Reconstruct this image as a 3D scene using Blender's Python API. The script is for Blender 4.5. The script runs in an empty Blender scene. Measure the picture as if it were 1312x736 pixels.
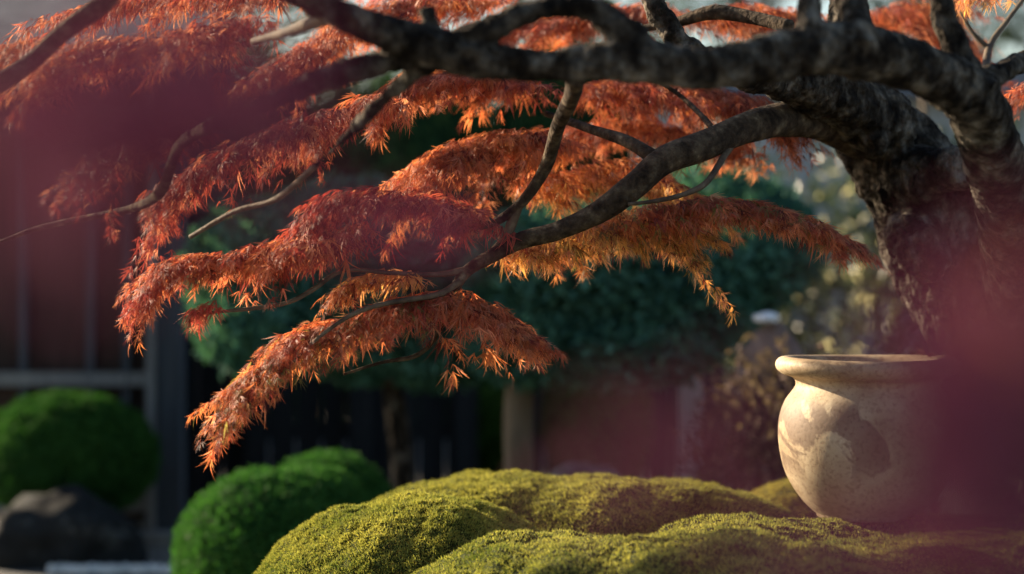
import bpy, bmesh, math
import numpy as np
from mathutils import Vector, noise

# ------------------------------------------------------------------ camera, sky, sun, exposure
C = bpy.context.scene
FP = 3098.0            # focal length in photo pixels (85 mm on a 36 mm sensor, 1312 px wide)
CAMZ, HOR = 1.35, 330.0
cam_d = bpy.data.cameras.new('camera'); cam = bpy.data.objects.new('camera', cam_d)
C.collection.objects.link(cam); C.camera = cam
cam.location = (0, 0, CAMZ); cam.rotation_euler = (math.radians(90), 0, 0)
cam_d.lens = 85; cam_d.sensor_width = 36; cam_d.shift_y = -(368 - HOR) / 1312
cam_d.clip_start = 0.05; cam_d.clip_end = 600
cam_d.dof.use_dof = True; cam_d.dof.focus_distance = 5.9; cam_d.dof.aperture_fstop = 1.4

SUN_EL, SUN_AZ = math.radians(22), math.radians(-58)     # azimuth from +Y, clockwise seen from above
w = bpy.data.worlds.new('World'); C.world = w; w.use_nodes = True
nt = w.node_tree; bg = nt.nodes['Background']
sky = nt.nodes.new('ShaderNodeTexSky'); sky.sky_type = 'NISHITA'; sky.sun_disc = False
sky.sun_elevation = SUN_EL; sky.sun_rotation = SUN_AZ
nt.links.new(sky.outputs[0], bg.inputs[0]); bg.inputs[1].default_value = 0.058
sd = bpy.data.lights.new('sun', 'SUN'); sun = bpy.data.objects.new('sun', sd); C.collection.objects.link(sun)
sd.energy = 5.0; sd.angle = math.radians(0.5); sd.color = (1.0, 0.80, 0.56)
sdir = Vector((math.sin(SUN_AZ) * math.cos(SUN_EL), math.cos(SUN_AZ) * math.cos(SUN_EL), math.sin(SUN_EL)))
sun.rotation_euler = sdir.to_track_quat('Z', 'Y').to_euler()
C.view_settings.view_transform = 'Standard'; C.view_settings.look = 'None'
C.view_settings.exposure = 1.8; C.view_settings.gamma = 1.0
C.cycles.use_denoising = True
C.cycles.max_bounces = 8; C.cycles.transparent_max_bounces = 8

# ------------------------------------------------------------------ helpers
rng = np.random.default_rng(11)

def P(px, py, d):
    return np.array(((px - 656) / FP * d, d, CAMZ - (py - HOR) / FP * d))

def link(o, parent=None):
    C.collection.objects.link(o)
    if parent is not None: o.parent = parent
    return o

def tag(o, label=None, cat=None, group=None, kind=None):
    if label: o['label'] = label
    if cat: o['category'] = cat
    if group: o['group'] = group
    if kind: o['kind'] = kind
    return o

def empty(name, loc):
    o = bpy.data.objects.new(name, None); link(o); o.location = loc; o.empty_display_size = 0.1
    return o

def np_mesh(name, verts, faces, mat=None, parent=None, col=None, smooth=False, origin=None):
    """verts (N,3), faces: (M,k) array or list of arrays."""
    verts = np.asarray(verts, dtype=np.float64)
    if parent is not None and origin is None: origin = np.array(parent.location)
    if parent is not None and parent.parent is not None: origin = origin + np.array(parent.parent.location)
    if origin is not None: verts = verts - np.array(origin)
    fl = faces if isinstance(faces, list) else [faces]
    fl = [np.asarray(f, dtype=np.int32) for f in fl if len(f)]
    me = bpy.data.meshes.new(name)
    me.vertices.add(len(verts)); me.vertices.foreach_set('co', verts.astype(np.float32).ravel())
    li = np.concatenate([f.ravel() for f in fl]); tot = np.concatenate([np.full(len(f), f.shape[1], np.int32) for f in fl])
    st = np.concatenate(([0], np.cumsum(tot)[:-1])).astype(np.int32)
    me.loops.add(len(li)); me.loops.foreach_set('vertex_index', li)
    me.polygons.add(len(tot)); me.polygons.foreach_set('loop_start', st); me.polygons.foreach_set('loop_total', tot)
    me.update(calc_edges=True); me.validate()
    if col is not None:
        a = me.color_attributes.new('tint', 'FLOAT_COLOR', 'POINT')
        c4 = np.ones((len(verts), 4), np.float32); c4[:, :3] = col
        a.data.foreach_set('color', c4.ravel())
    me.polygons.foreach_set('use_smooth', np.full(len(tot), smooth, dtype=bool))
    o = bpy.data.objects.new(name, me)
    if mat: me.materials.append(mat)
    link(o, parent)
    if parent is None and origin is not None: o.location = origin
    return o

class MB:
    def __init__(s): s.v = []; s.f = []; s.n = 0
    def add(s, v, f):
        s.v.append(np.asarray(v, float)); s.f.append(np.asarray(f, int) + s.n); s.n += len(v)
    def box(s, x0, x1, y0, y1, z0, z1):
        v = [(x, y, z) for z in (z0, z1) for y in (y0, y1) for x in (x0, x1)]
        s.add(v, [(0, 2, 3, 1), (4, 5, 7, 6), (0, 1, 5, 4), (2, 6, 7, 3), (0, 4, 6, 2), (1, 3, 7, 5)])
    def tube(s, pts, rad, n=10, step=None, wob=0.0):
        p, r = spline(pts, rad, step)
        t = np.gradient(p, axis=0); t /= np.linalg.norm(t, axis=1)[:, None] + 1e-9
        up = np.array((0.0, 1.0, 0.13)); rings = []
        a = np.arange(n) / n * 2 * np.pi
        ph = rng.uniform(0, 6.28, 4)
        for i in range(len(p)):
            u = up - t[i] * up.dot(t[i])
            if np.linalg.norm(u) < 0.2: u = np.array((1.0, 0, 0)) - t[i] * t[i][0]
            u /= np.linalg.norm(u); up = u; b = np.cross(t[i], u)
            rr = r[i] * (1 + wob * (np.sin(2 * a + ph[0] + i * .35) * .5 + np.sin(3 * a + ph[1] - i * .22) * .5 + .12 * np.sin(i * .3 + ph[2])))
            rings.append(p[i] + np.cos(a)[:, None] * u * rr[:, None] + np.sin(a)[:, None] * b * rr[:, None])
        v = np.concatenate(rings + [p[:1], p[-1:]])
        m = len(p); f = []
        for i in range(m - 1):
            for k in range(n):
                k2 = (k + 1) % n
                f.append((i * n + k, i * n + k2, (i + 1) * n + k2, (i + 1) * n + k))
        # caps as degenerate-free quads collapsed to triangles stored separately
        s.add(v, f)
        base = s.n - len(v)
        s.tri = getattr(s, 'tri', [])
        for k in range(n):
            k2 = (k + 1) % n
            s.tri.append((base + k2, base + k, base + m * n))
            s.tri.append((base + (m - 1) * n + k, base + (m - 1) * n + k2, base + m * n + 1))
    def build(s, name, mat, parent=None, smooth=False, origin=None):
        fl = [np.concatenate(s.f)]
        if getattr(s, 'tri', None): fl.append(np.array(s.tri))
        return np_mesh(name, np.concatenate(s.v), fl, mat, parent, smooth=smooth, origin=origin)

def spline(pts, rad, step=None):
    pts = np.asarray(pts, float); rad = np.asarray(rad, float)
    if len(pts) == 2: pts = np.array([pts[0], (pts[0] + pts[1]) / 2, pts[1]]); rad = np.array([rad[0], rad.mean(), rad[1]])
    q = np.concatenate(([2 * pts[0] - pts[1]], pts, [2 * pts[-1] - pts[-2]]))
    rq = np.concatenate(([rad[0]], rad, [rad[-1]]))
    out, ro = [], []
    for i in range(1, len(q) - 2):
        L = np.linalg.norm(q[i + 1] - q[i]); stp = step or max(0.006, rad.mean() * 0.7)
        k = max(2, int(L / stp))
        for j in range(k):
            t = j / k
            a, b, c, d = q[i - 1], q[i], q[i + 1], q[i + 2]
            out.append(0.5 * ((2 * b) + (-a + c) * t + (2 * a - 5 * b + 4 * c - d) * t * t + (-a + 3 * b - 3 * c + d) * t ** 3))
            ro.append(rq[i] * (1 - t) + rq[i + 1] * t)
    out.append(pts[-1]); ro.append(rad[-1])
    return np.array(out), np.array(ro)

def remeshed(mb, name, mat, parent, voxel, disp=None):
    o = mb.build(name + '_raw', mat, None, origin=(0, 0, 0))
    m = o.modifiers.new('r', 'REMESH'); m.mode = 'VOXEL'; m.voxel_size = voxel; m.use_smooth_shade = True
    s = o.modifiers.new('s', 'SMOOTH'); s.iterations = 6; s.factor = 0.5
    for k, (sc, st) in enumerate(disp or []):
        tx = bpy.data.textures.new('bark%d' % k, 'CLOUDS'); tx.noise_scale = sc; tx.noise_depth = 3
        d = o.modifiers.new('d%d' % k, 'DISPLACE'); d.texture = tx; d.strength = st; d.mid_level = 0.5; d.texture_coords = 'LOCAL'
    me = bpy.data.meshes.new_from_object(o.evaluated_get(bpy.context.evaluated_depsgraph_get()))
    bpy.data.objects.remove(o)
    me.name = name; me.polygons.foreach_set('use_smooth', np.ones(len(me.polygons), dtype=bool))
    n = bpy.data.objects.new(name, me); link(n, parent)
    me.transform(__import__('mathutils').Matrix.Translation(-Vector(parent.location)))
    return n

# ------------------------------------------------------------------ materials
def new_mat(name):
    m = bpy.data.materials.new(name); m.use_nodes = True
    n = m.node_tree.nodes; n.clear()
    return m, n, m.node_tree.links

def N(n, t, **kw):
    x = n.new(t)
    for k, v in kw.items():
        if k in x.inputs.keys(): x.inputs[k].default_value = v
        else: setattr(x, k, v)
    return x

def ramp(n, stops):
    r = n.new('ShaderNodeValToRGB'); e = r.color_ramp.elements
    while len(e) < len(stops): e.new(0.5)
    for k, (p, c) in enumerate(stops): e[k].position = p; e[k].color = (*c, 1)
    return r

def surf_mat(name, stops, scale=8, rough=0.85, bump=0.4, bscale=30, stretch=None, spec=0.3, detail=6, bdist=0.01):
    m, n, l = new_mat(name)
    out = N(n, 'ShaderNodeOutputMaterial'); b = N(n, 'ShaderNodeBsdfPrincipled')
    b.inputs['Roughness'].default_value = rough; b.inputs['Specular IOR Level'].default_value = spec
    tc = N(n, 'ShaderNodeTexCoord'); mp = N(n, 'ShaderNodeMapping')
    if stretch: mp.inputs['Scale'].default_value = stretch
    l.new(tc.outputs['Object'], mp.inputs[0])
    no = N(n, 'ShaderNodeTexNoise', Scale=scale, Detail=detail); no.inputs['Roughness'].default_value = 0.62
    l.new(mp.outputs[0], no.inputs['Vector'])
    r = ramp(n, stops); l.new(no.outputs[0], r.inputs[0]); l.new(r.outputs[0], b.inputs['Base Color'])
    if bump:
        n2 = N(n, 'ShaderNodeTexNoise', Scale=bscale, Detail=8); l.new(mp.outputs[0], n2.inputs['Vector'])
        bm = N(n, 'ShaderNodeBump', Strength=bump, Distance=bdist); l.new(n2.outputs[0], bm.inputs['Height']); l.new(bm.outputs[0], b.inputs['Normal'])
    l.new(b.outputs[0], out.inputs[0])
    return m

def leaf_mat(name, trans=0.45, rough=0.5, spec=0.35, tcol=(1.25, 1.0, 0.8)):
    m, n, l = new_mat(name)
    out = N(n, 'ShaderNodeOutputMaterial'); b = N(n, 'ShaderNodeBsdfPrincipled')
    b.inputs['Roughness'].default_value = rough; b.inputs['Specular IOR Level'].default_value = spec
    a = N(n, 'ShaderNodeAttribute', attribute_name='tint')
    mu = N(n, 'ShaderNodeMix', data_type='RGBA', blend_type='MULTIPLY'); mu.inputs[0].default_value = 1
    l.new(a.outputs['Color'], mu.inputs[6]); mu.inputs[7].default_value = (*tcol, 1)
    t = N(n, 'ShaderNodeBsdfTranslucent'); mx = N(n, 'ShaderNodeMixShader'); mx.inputs[0].default_value = trans
    l.new(a.outputs['Color'], b.inputs['Base Color']); l.new(mu.outputs[2], t.inputs[0])
    l.new(b.outputs[0], mx.inputs[1]); l.new(t.outputs[0], mx.inputs[2]); l.new(mx.outputs[0], out.inputs[0])
    return m

M = {}
M['maple'] = leaf_mat('maple_leaf', 0.55, 0.5, 0.3, (1.35, 1.2, 0.9))
M['purple'] = leaf_mat('purple_leaf', 0.25, 0.9, 0.1, (1.05, 0.75, 0.9))
M['green'] = leaf_mat('green_leaf', 0.3, 0.75, 0.12, (1.0, 1.1, 0.6))
M['shiny'] = leaf_mat('shiny_leaf', 0.45, 0.3, 0.6, (1.2, 1.15, 0.7))
M['mossb'] = leaf_mat('moss_leaf', 0.4, 0.8, 0.1, (1.1, 1.05, 0.6))
M['bark'] = surf_mat('bark', [(0.39, (0.006, 0.0045, 0.0035)), (0.48, (0.026, 0.021, 0.016)), (0.56, (0.07, 0.06, 0.048)), (0.68, (0.19, 0.17, 0.14))], 19, 0.95, 1.0, 42, (1, 1, 0.7), 0.1, 12, 0.045)
M['twig'] = surf_mat('twig_bark', [(0.35, (0.045, 0.03, 0.02)), (0.6, (0.13, 0.095, 0.06)), (0.75, (0.24, 0.2, 0.13))], 22, 0.75, 0.6, 70, None, 0.3, 6, 0.006)
M['paletrunk'] = surf_mat('pale_bark', [(0.35, (0.09, 0.065, 0.04)), (0.65, (0.2, 0.15, 0.1))], 9, 0.9, 0.6, 25, (1, 1, .3))
M['barkbrown'] = surf_mat('brown_bark', [(0.36, (0.012, 0.008, 0.005)), (0.5, (0.045, 0.031, 0.02)), (0.62, (0.1, 0.075, 0.048)), (0.72, (0.22, 0.18, 0.12))], 26, 0.9, 1.0, 80, None, 0.15, 10, 0.008)
M['soil'] = surf_mat('moss_bed', [(0.35, (0.012, 0.018, 0.006)), (0.6, (0.035, 0.045, 0.012)), (0.72, (0.06, 0.06, 0.02))], 24, 0.95, 0.8, 90, None, 0.1)
M['gravel'] = surf_mat('gravel', [(0.3, (0.07, 0.07, 0.068)), (0.5, (0.15, 0.148, 0.14)), (0.7, (0.25, 0.245, 0.23))], 16, 0.95, 0.9, 60, None, 0.2)
M['stone'] = surf_mat('stone', [(0.32, (0.05, 0.052, 0.055)), (0.5, (0.15, 0.15, 0.15)), (0.7, (0.3, 0.3, 0.29))], 6, 0.9, 0.7, 18, None, 0.2)
M['darkstone'] = surf_mat('dark_stone', [(0.38, (0.008, 0.009, 0.010)), (0.58, (0.016, 0.018, 0.019)), (0.72, (0.10, 0.105, 0.105))], 6, 0.9, 0.7, 18, None, 0.2)
M['brownstone'] = surf_mat('brown_stone', [(0.32, (0.09, 0.06, 0.05)), (0.55, (0.2, 0.14, 0.115)), (0.72, (0.34, 0.27, 0.23))], 7, 0.9, 0.7, 18, None, 0.2)
M['white'] = surf_mat('white_stone', [(0.3, (0.55, 0.56, 0.57)), (0.7, (0.78, 0.78, 0.77))], 12, 0.8, 0.4, 40)
M['dark'] = surf_mat('dark_wood', [(0.3, (0.008, 0.009, 0.010)), (0.6, (0.019, 0.020, 0.022)), (0.75, (0.035, 0.035, 0.037))], 5, 0.85, 0.5, 14, (8, 8, 0.5), 0.2)
M['redwood'] = surf_mat('red_brown_wood', [(0.3, (0.024, 0.015, 0.012)), (0.6, (0.052, 0.032, 0.026)), (0.78, (0.085, 0.056, 0.045))], 5, 0.8, 0.4, 14, (10, 10, 0.6), 0.25)
M['greywood'] = surf_mat('grey_wood', [(0.3, (0.11, 0.11, 0.115)), (0.6, (0.2, 0.2, 0.2)), (0.78, (0.3, 0.29, 0.28))], 5, 0.85, 0.5, 14, (9, 9, 0.6), 0.2)
M['palewood'] = surf_mat('pale_wood', [(0.3, (0.28, 0.27, 0.27)), (0.6, (0.42, 0.41, 0.4)), (0.78, (0.55, 0.53, 0.5))], 5, 0.85, 0.5, 14, (9, 9, 0.6), 0.2)
M['bluewood'] = surf_mat('slate_wood', [(0.3, (0.035, 0.042, 0.052)), (0.6, (0.065, 0.075, 0.09)), (0.78, (0.1, 0.11, 0.125))], 5, 0.85, 0.5, 14, (9, 9, 0.5), 0.2)
M['plaster'] = surf_mat('plaster', [(0.3, (0.34, 0.35, 0.36)), (0.7, (0.5, 0.5, 0.49))], 3, 0.95, 0.2, 40, None, 0.15)
M['tile'] = surf_mat('roof_tile', [(0.3, (0.06, 0.065, 0.07)), (0.7, (0.15, 0.155, 0.16))], 9, 0.6, 0.4, 20, None, 0.4)

def pot_mat():
    m, n, l = new_mat('weathered_clay')
    out = N(n, 'ShaderNodeOutputMaterial'); b = N(n, 'ShaderNodeBsdfPrincipled'); b.inputs['Roughness'].default_value = 0.62
    b.inputs['Specular IOR Level'].default_value = 0.3
    tc = N(n, 'ShaderNodeTexCoord')
    n1 = N(n, 'ShaderNodeTexNoise', Scale=7, Detail=8); l.new(tc.outputs['Object'], n1.inputs['Vector'])
    r1 = ramp(n, [(0.34, (0.25, 0.175, 0.10)), (0.5, (0.43, 0.33, 0.21)), (0.66, (0.57, 0.465, 0.32))]); l.new(n1.outputs[0], r1.inputs[0])
    # torn patches of dark slip round the belly
    n2 = N(n, 'ShaderNodeTexNoise', Scale=4.6, Detail=8); n2.inputs['Roughness'].default_value = 0.55; n2.inputs['Distortion'].default_value = 0.9
    mp = N(n, 'ShaderNodeMapping'); mp.inputs['Location'].default_value = (0.37, 0.1, 0.22); l.new(tc.outputs['Object'], mp.inputs[0]); l.new(mp.outputs[0], n2.inputs['Vector'])
    r2 = ramp(n, [(0.485, (0, 0, 0)), (0.52, (1, 1, 1))]); l.new(n2.outputs[0], r2.inputs[0])
    sx = N(n, 'ShaderNodeSeparateXYZ'); l.new(tc.outputs['Object'], sx.inputs[0])
    band = N(n, 'ShaderNodeMapRange'); band.interpolation_type = 'SMOOTHSTEP'
    band.inputs['From Min'].default_value = 0.33; band.inputs['From Max'].default_value = 0.27; l.new(sx.outputs['Z'], band.inputs['Value'])
    band2 = N(n, 'ShaderNodeMapRange'); band2.interpolation_type = 'SMOOTHSTEP'
    band2.inputs['From Min'].default_value = 0.08; band2.inputs['From Max'].default_value = 0.17; l.new(sx.outputs['Z'], band2.inputs['Value'])
    mu = N(n, 'ShaderNodeMath', operation='MULTIPLY'); l.new(band.outputs[0], mu.inputs[0]); l.new(band2.outputs[0], mu.inputs[1])
    mu2 = N(n, 'ShaderNodeMath', operation='MULTIPLY'); l.new(mu.outputs[0], mu2.inputs[0]); l.new(r2.outputs[0], mu2.inputs[1])
    mu3 = N(n, 'ShaderNodeMath', operation='MULTIPLY'); l.new(mu2.outputs[0], mu3.inputs[0]); mu3.inputs[1].default_value = 0.75
    mx = N(n, 'ShaderNodeMix', data_type='RGBA'); l.new(mu3.outputs[0], mx.inputs[0]); l.new(r1.outputs[0], mx.inputs[6]); mx.inputs[7].default_value = (0.105, 0.062, 0.043, 1)
    # fine speckle
    n3 = N(n, 'ShaderNodeTexNoise', Scale=90, Detail=4); l.new(tc.outputs['Object'], n3.inputs['Vector'])
    r3 = ramp(n, [(0.36, (0.55, 0.5, 0.45)), (0.5, (1, 1, 1))]); l.new(n3.outputs[0], r3.inputs[0])
    m2 = N(n, 'ShaderNodeMix', data_type='RGBA', blend_type='MULTIPLY'); m2.inputs[0].default_value = 0.65
    l.new(mx.outputs[2], m2.inputs[6]); l.new(r3.outputs[0], m2.inputs[7]); l.new(m2.outputs[2], b.inputs['Base Color'])
    bm = N(n, 'ShaderNodeBump', Strength=0.14, Distance=0.005); l.new(n3.outputs[0], bm.inputs['Height']); l.new(bm.outputs[0], b.inputs['Normal'])
    l.new(b.outputs[0], out.inputs[0])
    return m
M['clay'] = pot_mat()

# ------------------------------------------------------------------ ground
g = np_mesh('ground', [(-150, -60, 0), (150, -60, 0), (150, 250, 0), (-150, 250, 0)], np.array([(0, 1, 2, 3)]), M['gravel'])
tag(g, kind='structure')

# ------------------------------------------------------------------ leaves
def lobe_leaf(nl, spread, width, lens, curl, cup, segs=3, teeth=0.0, wob=0.0, r=None):
    r = r or np.random.default_rng(1)
    V, F = [], []
    for k in range(nl):
        f = (k / (nl - 1)) * 2 - 1 if nl > 1 else 0
        a = f * spread; L = lens[0] + (lens[1] - lens[0]) * (1 - abs(f) ** 1.5)
        L *= 1 + r.uniform(-.12, .12); a += r.uniform(-.08, .08)
        side = r.uniform(-wob, wob)
        b = len(V)
        for j in range(segs + 1):
            s = j / segs
            x = L * s; ww = width * (math.sin(math.pi * min(1, .12 + s * .9)) ** .8) * .5 + .0015
            if j == segs: ww = width * .06
            bend = side * s * s * L
            z = -curl * (x ** 2) - cup * abs(f) * x
            for sg in (-1, 1):
                yy = sg * ww + bend
                V.append((x * math.cos(a) - yy * math.sin(a), x * math.sin(a) + yy * math.cos(a), z + (.35 * ww if sg > 0 else -.1 * ww)))
        for j in range(segs):
            o = b + j * 2
            F.append((o, o + 1, o + 3, o + 2))
    return np.array(V), np.array(F)

rr = np.random.default_rng(5)
DISSECT = [lobe_leaf(k, sp_, wd, (.55, 1.0), c, .10, 4, 0, .55, rr) for k, sp_, wd, c in ((7, .75, .038, .3), (7, .55, .034, .5), (9, .95, .036, .2), (5, .4, .038, .7), (7, .8, .036, .4), (5, .3, .038, .8), (9, .7, .032, .3))]
PALM = [lobe_leaf(7, 1.9, .30, (.55, 1.0), c, .1, 4, 0, .05, rr) for c in (.15, .3)]
DIAMOND = [(np.array([(0, 0, 0), (.5, -.28, .05), (1, 0, -.05), (.5, .28, .05)], float), np.array([(0, 1, 2, 3)]))]
OVAL = [(np.array([(0, 0, 0), (.3, -.22, .04), (.7, -.2, .03), (1, 0, -.08), (.7, .2, .03), (.3, .22, .04)], float), np.array([(0, 1, 2, 3), (0, 3, 4, 5)]))]

def scatter_leaves(tpls, pos, fwd, nrm, size, col):
    """returns verts, faces, cols"""
    pos, fwd, nrm = map(np.asarray, (pos, fwd, nrm))
    x = fwd / (np.linalg.norm(fwd, axis=1)[:, None] + 1e-9)
    y = np.cross(nrm, x); y /= np.linalg.norm(y, axis=1)[:, None] + 1e-9
    z = np.cross(x, y)
    Vs, Fs, Cs, n = [], [], [], 0
    pick = rng.integers(0, len(tpls), len(pos))
    for t, (tv, tf) in enumerate(tpls):
        i = np.where(pick == t)[0]
        if not len(i): continue
        lv = tv[None] * size[i][:, None, None]
        v = pos[i][:, None] + lv[..., :1] * x[i][:, None] + lv[..., 1:2] * y[i][:, None] + lv[..., 2:3] * z[i][:, None]
        f = tf[None] + (np.arange(len(i)) * len(tv))[:, None, None] + n
        Vs.append(v.reshape(-1, 3)); Fs.append(f.reshape(-1, tf.shape[1])); Cs.append(np.repeat(col[i], len(tv), axis=0)); n += len(i) * len(tv)
    return np.concatenate(Vs), np.concatenate(Fs), np.concatenate(Cs)

def nz(p, s, o=0.0):
    return np.array([noise.noise(Vector((q[0] * s + o, q[1] * s + o * 1.7, q[2] * s - o))) for q in p])

RED, ORANGE, DEEP, GOLD, OLIVE = map(np.array, ((.385, .092, .058), (.575, .225, .095), (.17, .035, .03), (.64, .40, .13), (.2, .18, .06)))

# ------------------------------------------------------------------ the maple
maple = empty('japanese_maple', (1.55, 6.6, 0.0))
tag(maple, 'large old red leaved maple with dark twisting limbs spreading over the moss', 'maple tree')

def S(*pts):      # (px, py, depth, radius px) -> points, radii
    a = [P(p[0], p[1], p[2]) for p in pts]
    return a, [p[3] * p[2] / FP for p in pts]

# trunk: leans up and left from a flared foot outside the right edge
t = MB()
t.tube(*S((1440, 800, 6.6, 150), (1395, 690, 6.6, 114), (1328, 520, 6.6, 100), (1262, 370, 6.6, 98), (1212, 290, 6.6, 92), (1168, 225, 6.6, 66), (1122, 172, 6.6, 58), (1106, 128, 6.55, 47), (1098, 84, 6.5, 36), (1090, 30, 6.5, 26), (1086, -60, 6.5, 20), (1080, -220, 6.5, 14)), n=26, wob=.03)
t.tube(*S((1135, 165, 6.5, 48), (1070, 122, 6.3, 37), (1005, 100, 6.1, 29), (940, 92, 5.9, 20), (880, 60, 5.8, 15), (830, -10, 5.8, 12), (800, -120, 5.8, 9)), n=18, wob=.03)
t.tube(*S((1160, 235, 6.5, 46), (1205, 219, 6.35, 30), (1250, 214, 6.3, 26), (1300, 224, 6.35, 30), (1340, 240, 6.5, 30)), n=16, wob=.03)
t.tube(*S((1390, 700, 6.6, 80), (1310, 720, 6.2, 40), (1250, 760, 5.9, 26)), n=14, wob=.05)
t.tube(*S((1125, 165, 6.45, 20), (1118, 180, 6.36, 18), (1128, 196, 6.40, 14)), n=10)
t.tube(*S((1170, 300, 6.45, 40), (1180, 318, 6.33, 34), (1200, 340, 6.35, 30)), n=10)
trunk = remeshed(t, 'trunk', M['bark'], maple, 0.007, [(0.13, 0.035), (0.05, 0.024), (0.02, 0.013), (0.009, .006)])

# thick nearer limb
t = MB()
t.tube(*S((1330, 560, 6.2, 64), (1320, 430, 6.1, 60), (1306, 320, 5.9, 52), (1286, 240, 5.65, 41), (1268, 185, 5.45, 37), (1249, 130, 5.25, 38), (1185, 90, 5.08, 31), (1110, 67, 4.95, 35), (1035, 64, 4.9, 34), (960, 80, 4.85, 29), (895, 86, 4.8, 27), (835, 80, 4.8, 29), (775, 78, 4.8, 24), (710, 84, 4.8, 21), (640, 80, 4.8, 22), (565, 64, 4.8, 28), (500, 46, 4.75, 24), (440, 20, 4.7, 20), (385, -8, 4.7, 17), (300, -60, 4.7, 14)), n=20, wob=.05)
t.tube(*S((830, 76, 4.8, 26), (800, 44, 4.8, 22), (760, 14, 4.8, 19), (712, 8, 4.8, 16), (660, 22, 4.8, 17), (610, 46, 4.8, 18), (560, 62, 4.8, 22)), n=14, wob=.05)
t.tube(*S((1040, 66, 4.9, 26), (1037, 30, 4.9, 17), (1034, -20, 4.95, 16), (1020, -140, 5.0, 12)), n=14, wob=.05)
t.tube(*S((1100, 66, 4.9, 28), (1094, 24, 4.95, 20), (1085, -20, 5.0, 18), (1076, -140, 5.0, 13)), n=14, wob=.05)
t.tube(*S((1252, 120, 5.2, 34), (1232, 80, 5.2, 21), (1214, 40, 5.2, 17), (1206, -10, 5.2, 17), (1200, -140, 5.2, 12)), n=14, wob=.05)
t.tube(*S((1248, 112, 5.2, 26), (1278, 98, 5.3, 15), (1310, 78, 5.4, 14), (1360, 60, 5.5, 11)), n=12, wob=.05)
t.tube(*S((545, 12, 4.8, 8), (556, 36, 4.8, 11), (566, 58, 4.8, 14)), n=10, wob=.03)
t.tube(*S((545, 66, 4.8, 20), (485, 82, 4.8, 19), (420, 100, 4.75, 16), (350, 128, 4.7, 12), (270, 165, 4.6, 9)), n=12, wob=.05)
t.tube(*S((560, 72, 4.8, 18), (522, 98, 4.85, 12), (484, 134, 4.9, 9), (440, 180, 5.0, 6), (404, 214, 5.1, 4)), n=10, wob=.05)
limb = remeshed(t, 'limb', M['bark'], maple, 0.0055, [(0.10, 0.022), (0.035, 0.014), (0.014, .007)])

# in-focus branches, each a part
def branch(pts, n=12, mat='barkbrown', wob=.06, step=None):
    b = MB(); p, r = S(*pts)
    b.tube(p, r, n=n, wob=wob, step=step)
    o = b.build('branch', M[mat], maple, smooth=True)
    return o
branch([(1110, 175, 6.55, 34), (1060, 160, 6.4, 23), (1010, 153, 6.25, 23), (955, 164, 6.1, 20), (900, 188, 6.0, 19), (850, 206, 5.95, 19), (815, 236, 5.92, 17), (768, 272, 5.9, 15), (715, 296, 5.9, 12), (668, 308, 5.9, 11), (630, 328, 5.9, 9.5), (598, 348, 5.9, 7.5), (580, 375, 5.88, 6), (566, 398, 5.86, 5), (562, 425, 5.85, 3.6), (535, 455, 5.83, 3), (488, 465, 5.82, 2.2), (440, 480, 5.8, 1.6)], 14, step=.012)
branch([(738, 100, 5.2, 13), (732, 125, 5.5, 11), (714, 165, 5.75, 9.5), (700, 212, 5.85, 8.5), (672, 256, 5.88, 7), (640, 282, 5.9, 5.5), (610, 292, 5.9, 4), (560, 300, 5.9, 2.5)], 12, step=.012)
branch([(668, 258, 5.88, 5), (655, 288, 5.9, 7), (648, 305, 5.9, 6), (632, 322, 5.9, 5)], 8, 'twig')
branch([(700, 146, 6.3, 4), (752, 164, 6.15, 6), (800, 180, 6.02, 8), (838, 202, 5.95, 10)], 10, 'barkbrown')
branch([(842, 102, 6.3, 2.5), (880, 130, 6.3, 3.2), (912, 163, 6.1, 4), (925, 180, 6.05, 4)], 8, 'barkbrown')
branch([(946, 172, 6.1, 6), (928, 200, 6.0, 4.5), (906, 233, 5.92, 4), (880, 248, 5.88, 3.6), (845, 257, 5.86, 3), (805, 262, 5.85, 2.4)], 8, 'twig')
branch([(598, 346, 5.9, 5), (560, 352, 5.88, 3.4), (500, 350, 5.85, 2.8), (440, 347, 5.82, 3), (400, 372, 5.78, 3.2), (368, 388, 5.75, 2.6), (320, 396, 5.72, 2.6), (242, 403, 5.7, 1.6)], 8, 'twig')
branch([(588, 362, 5.88, 5), (560, 378, 5.82, 4), (500, 388, 5.75, 3.4), (450, 404, 5.7, 3), (400, 440, 5.68, 2.2), (350, 490, 5.66, 1.4)], 8, 'twig')
branch([(1012, 34, 6.0, 9), (960, 22, 6.1, 9), (912, 16, 6.15, 10), (870, 28, 6.2, 7), (830, 36, 6.25, 5), (780, 50, 6.3, 3)], 10, 'barkbrown')
branch([(-10, 110, 4.9, 13), (40, 78, 5.0, 12), (80, 42, 5.0, 12), (130, 5, 5.0, 13), (180, -40, 5.0, 14), (300, -70, 4.8, 15)], 10, 'barkbrown')
branch([(270, 165, 4.6, 9), (230, 190, 5.0, 7), (205, 248, 5.3, 7), (160, 270, 5.5, 5), (60, 290, 5.6, 3.5), (0, 310, 5.6, 2)], 10, 'barkbrown')
branch([(404, 214, 5.1, 4), (355, 255, 5.3, 4), (300, 272, 5.4, 3.4), (244, 304, 5.5, 3)], 8, 'twig')
branch([(420, 20, 4.72, 12), (370, 40, 4.9, 7), (325, 52, 5.1, 5)], 8, 'twig')
branch([(1262, 95, 5.3, 6), (1268, 60, 5.4, 4.5), (1290, 28, 5.45, 3.4), (1318, -10, 5.5, 2.4)], 8, 'twig')
branch([(1266, 62, 5.4, 4), (1245, 40, 5.4, 2.5), (1230, 15, 5.4, 1.5)], 6, 'twig')
branch([(1290, 98, 5.35, 5), (1312, 70, 5.4, 3.4), (1335, 40, 5.5, 2)], 8, 'twig')

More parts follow.
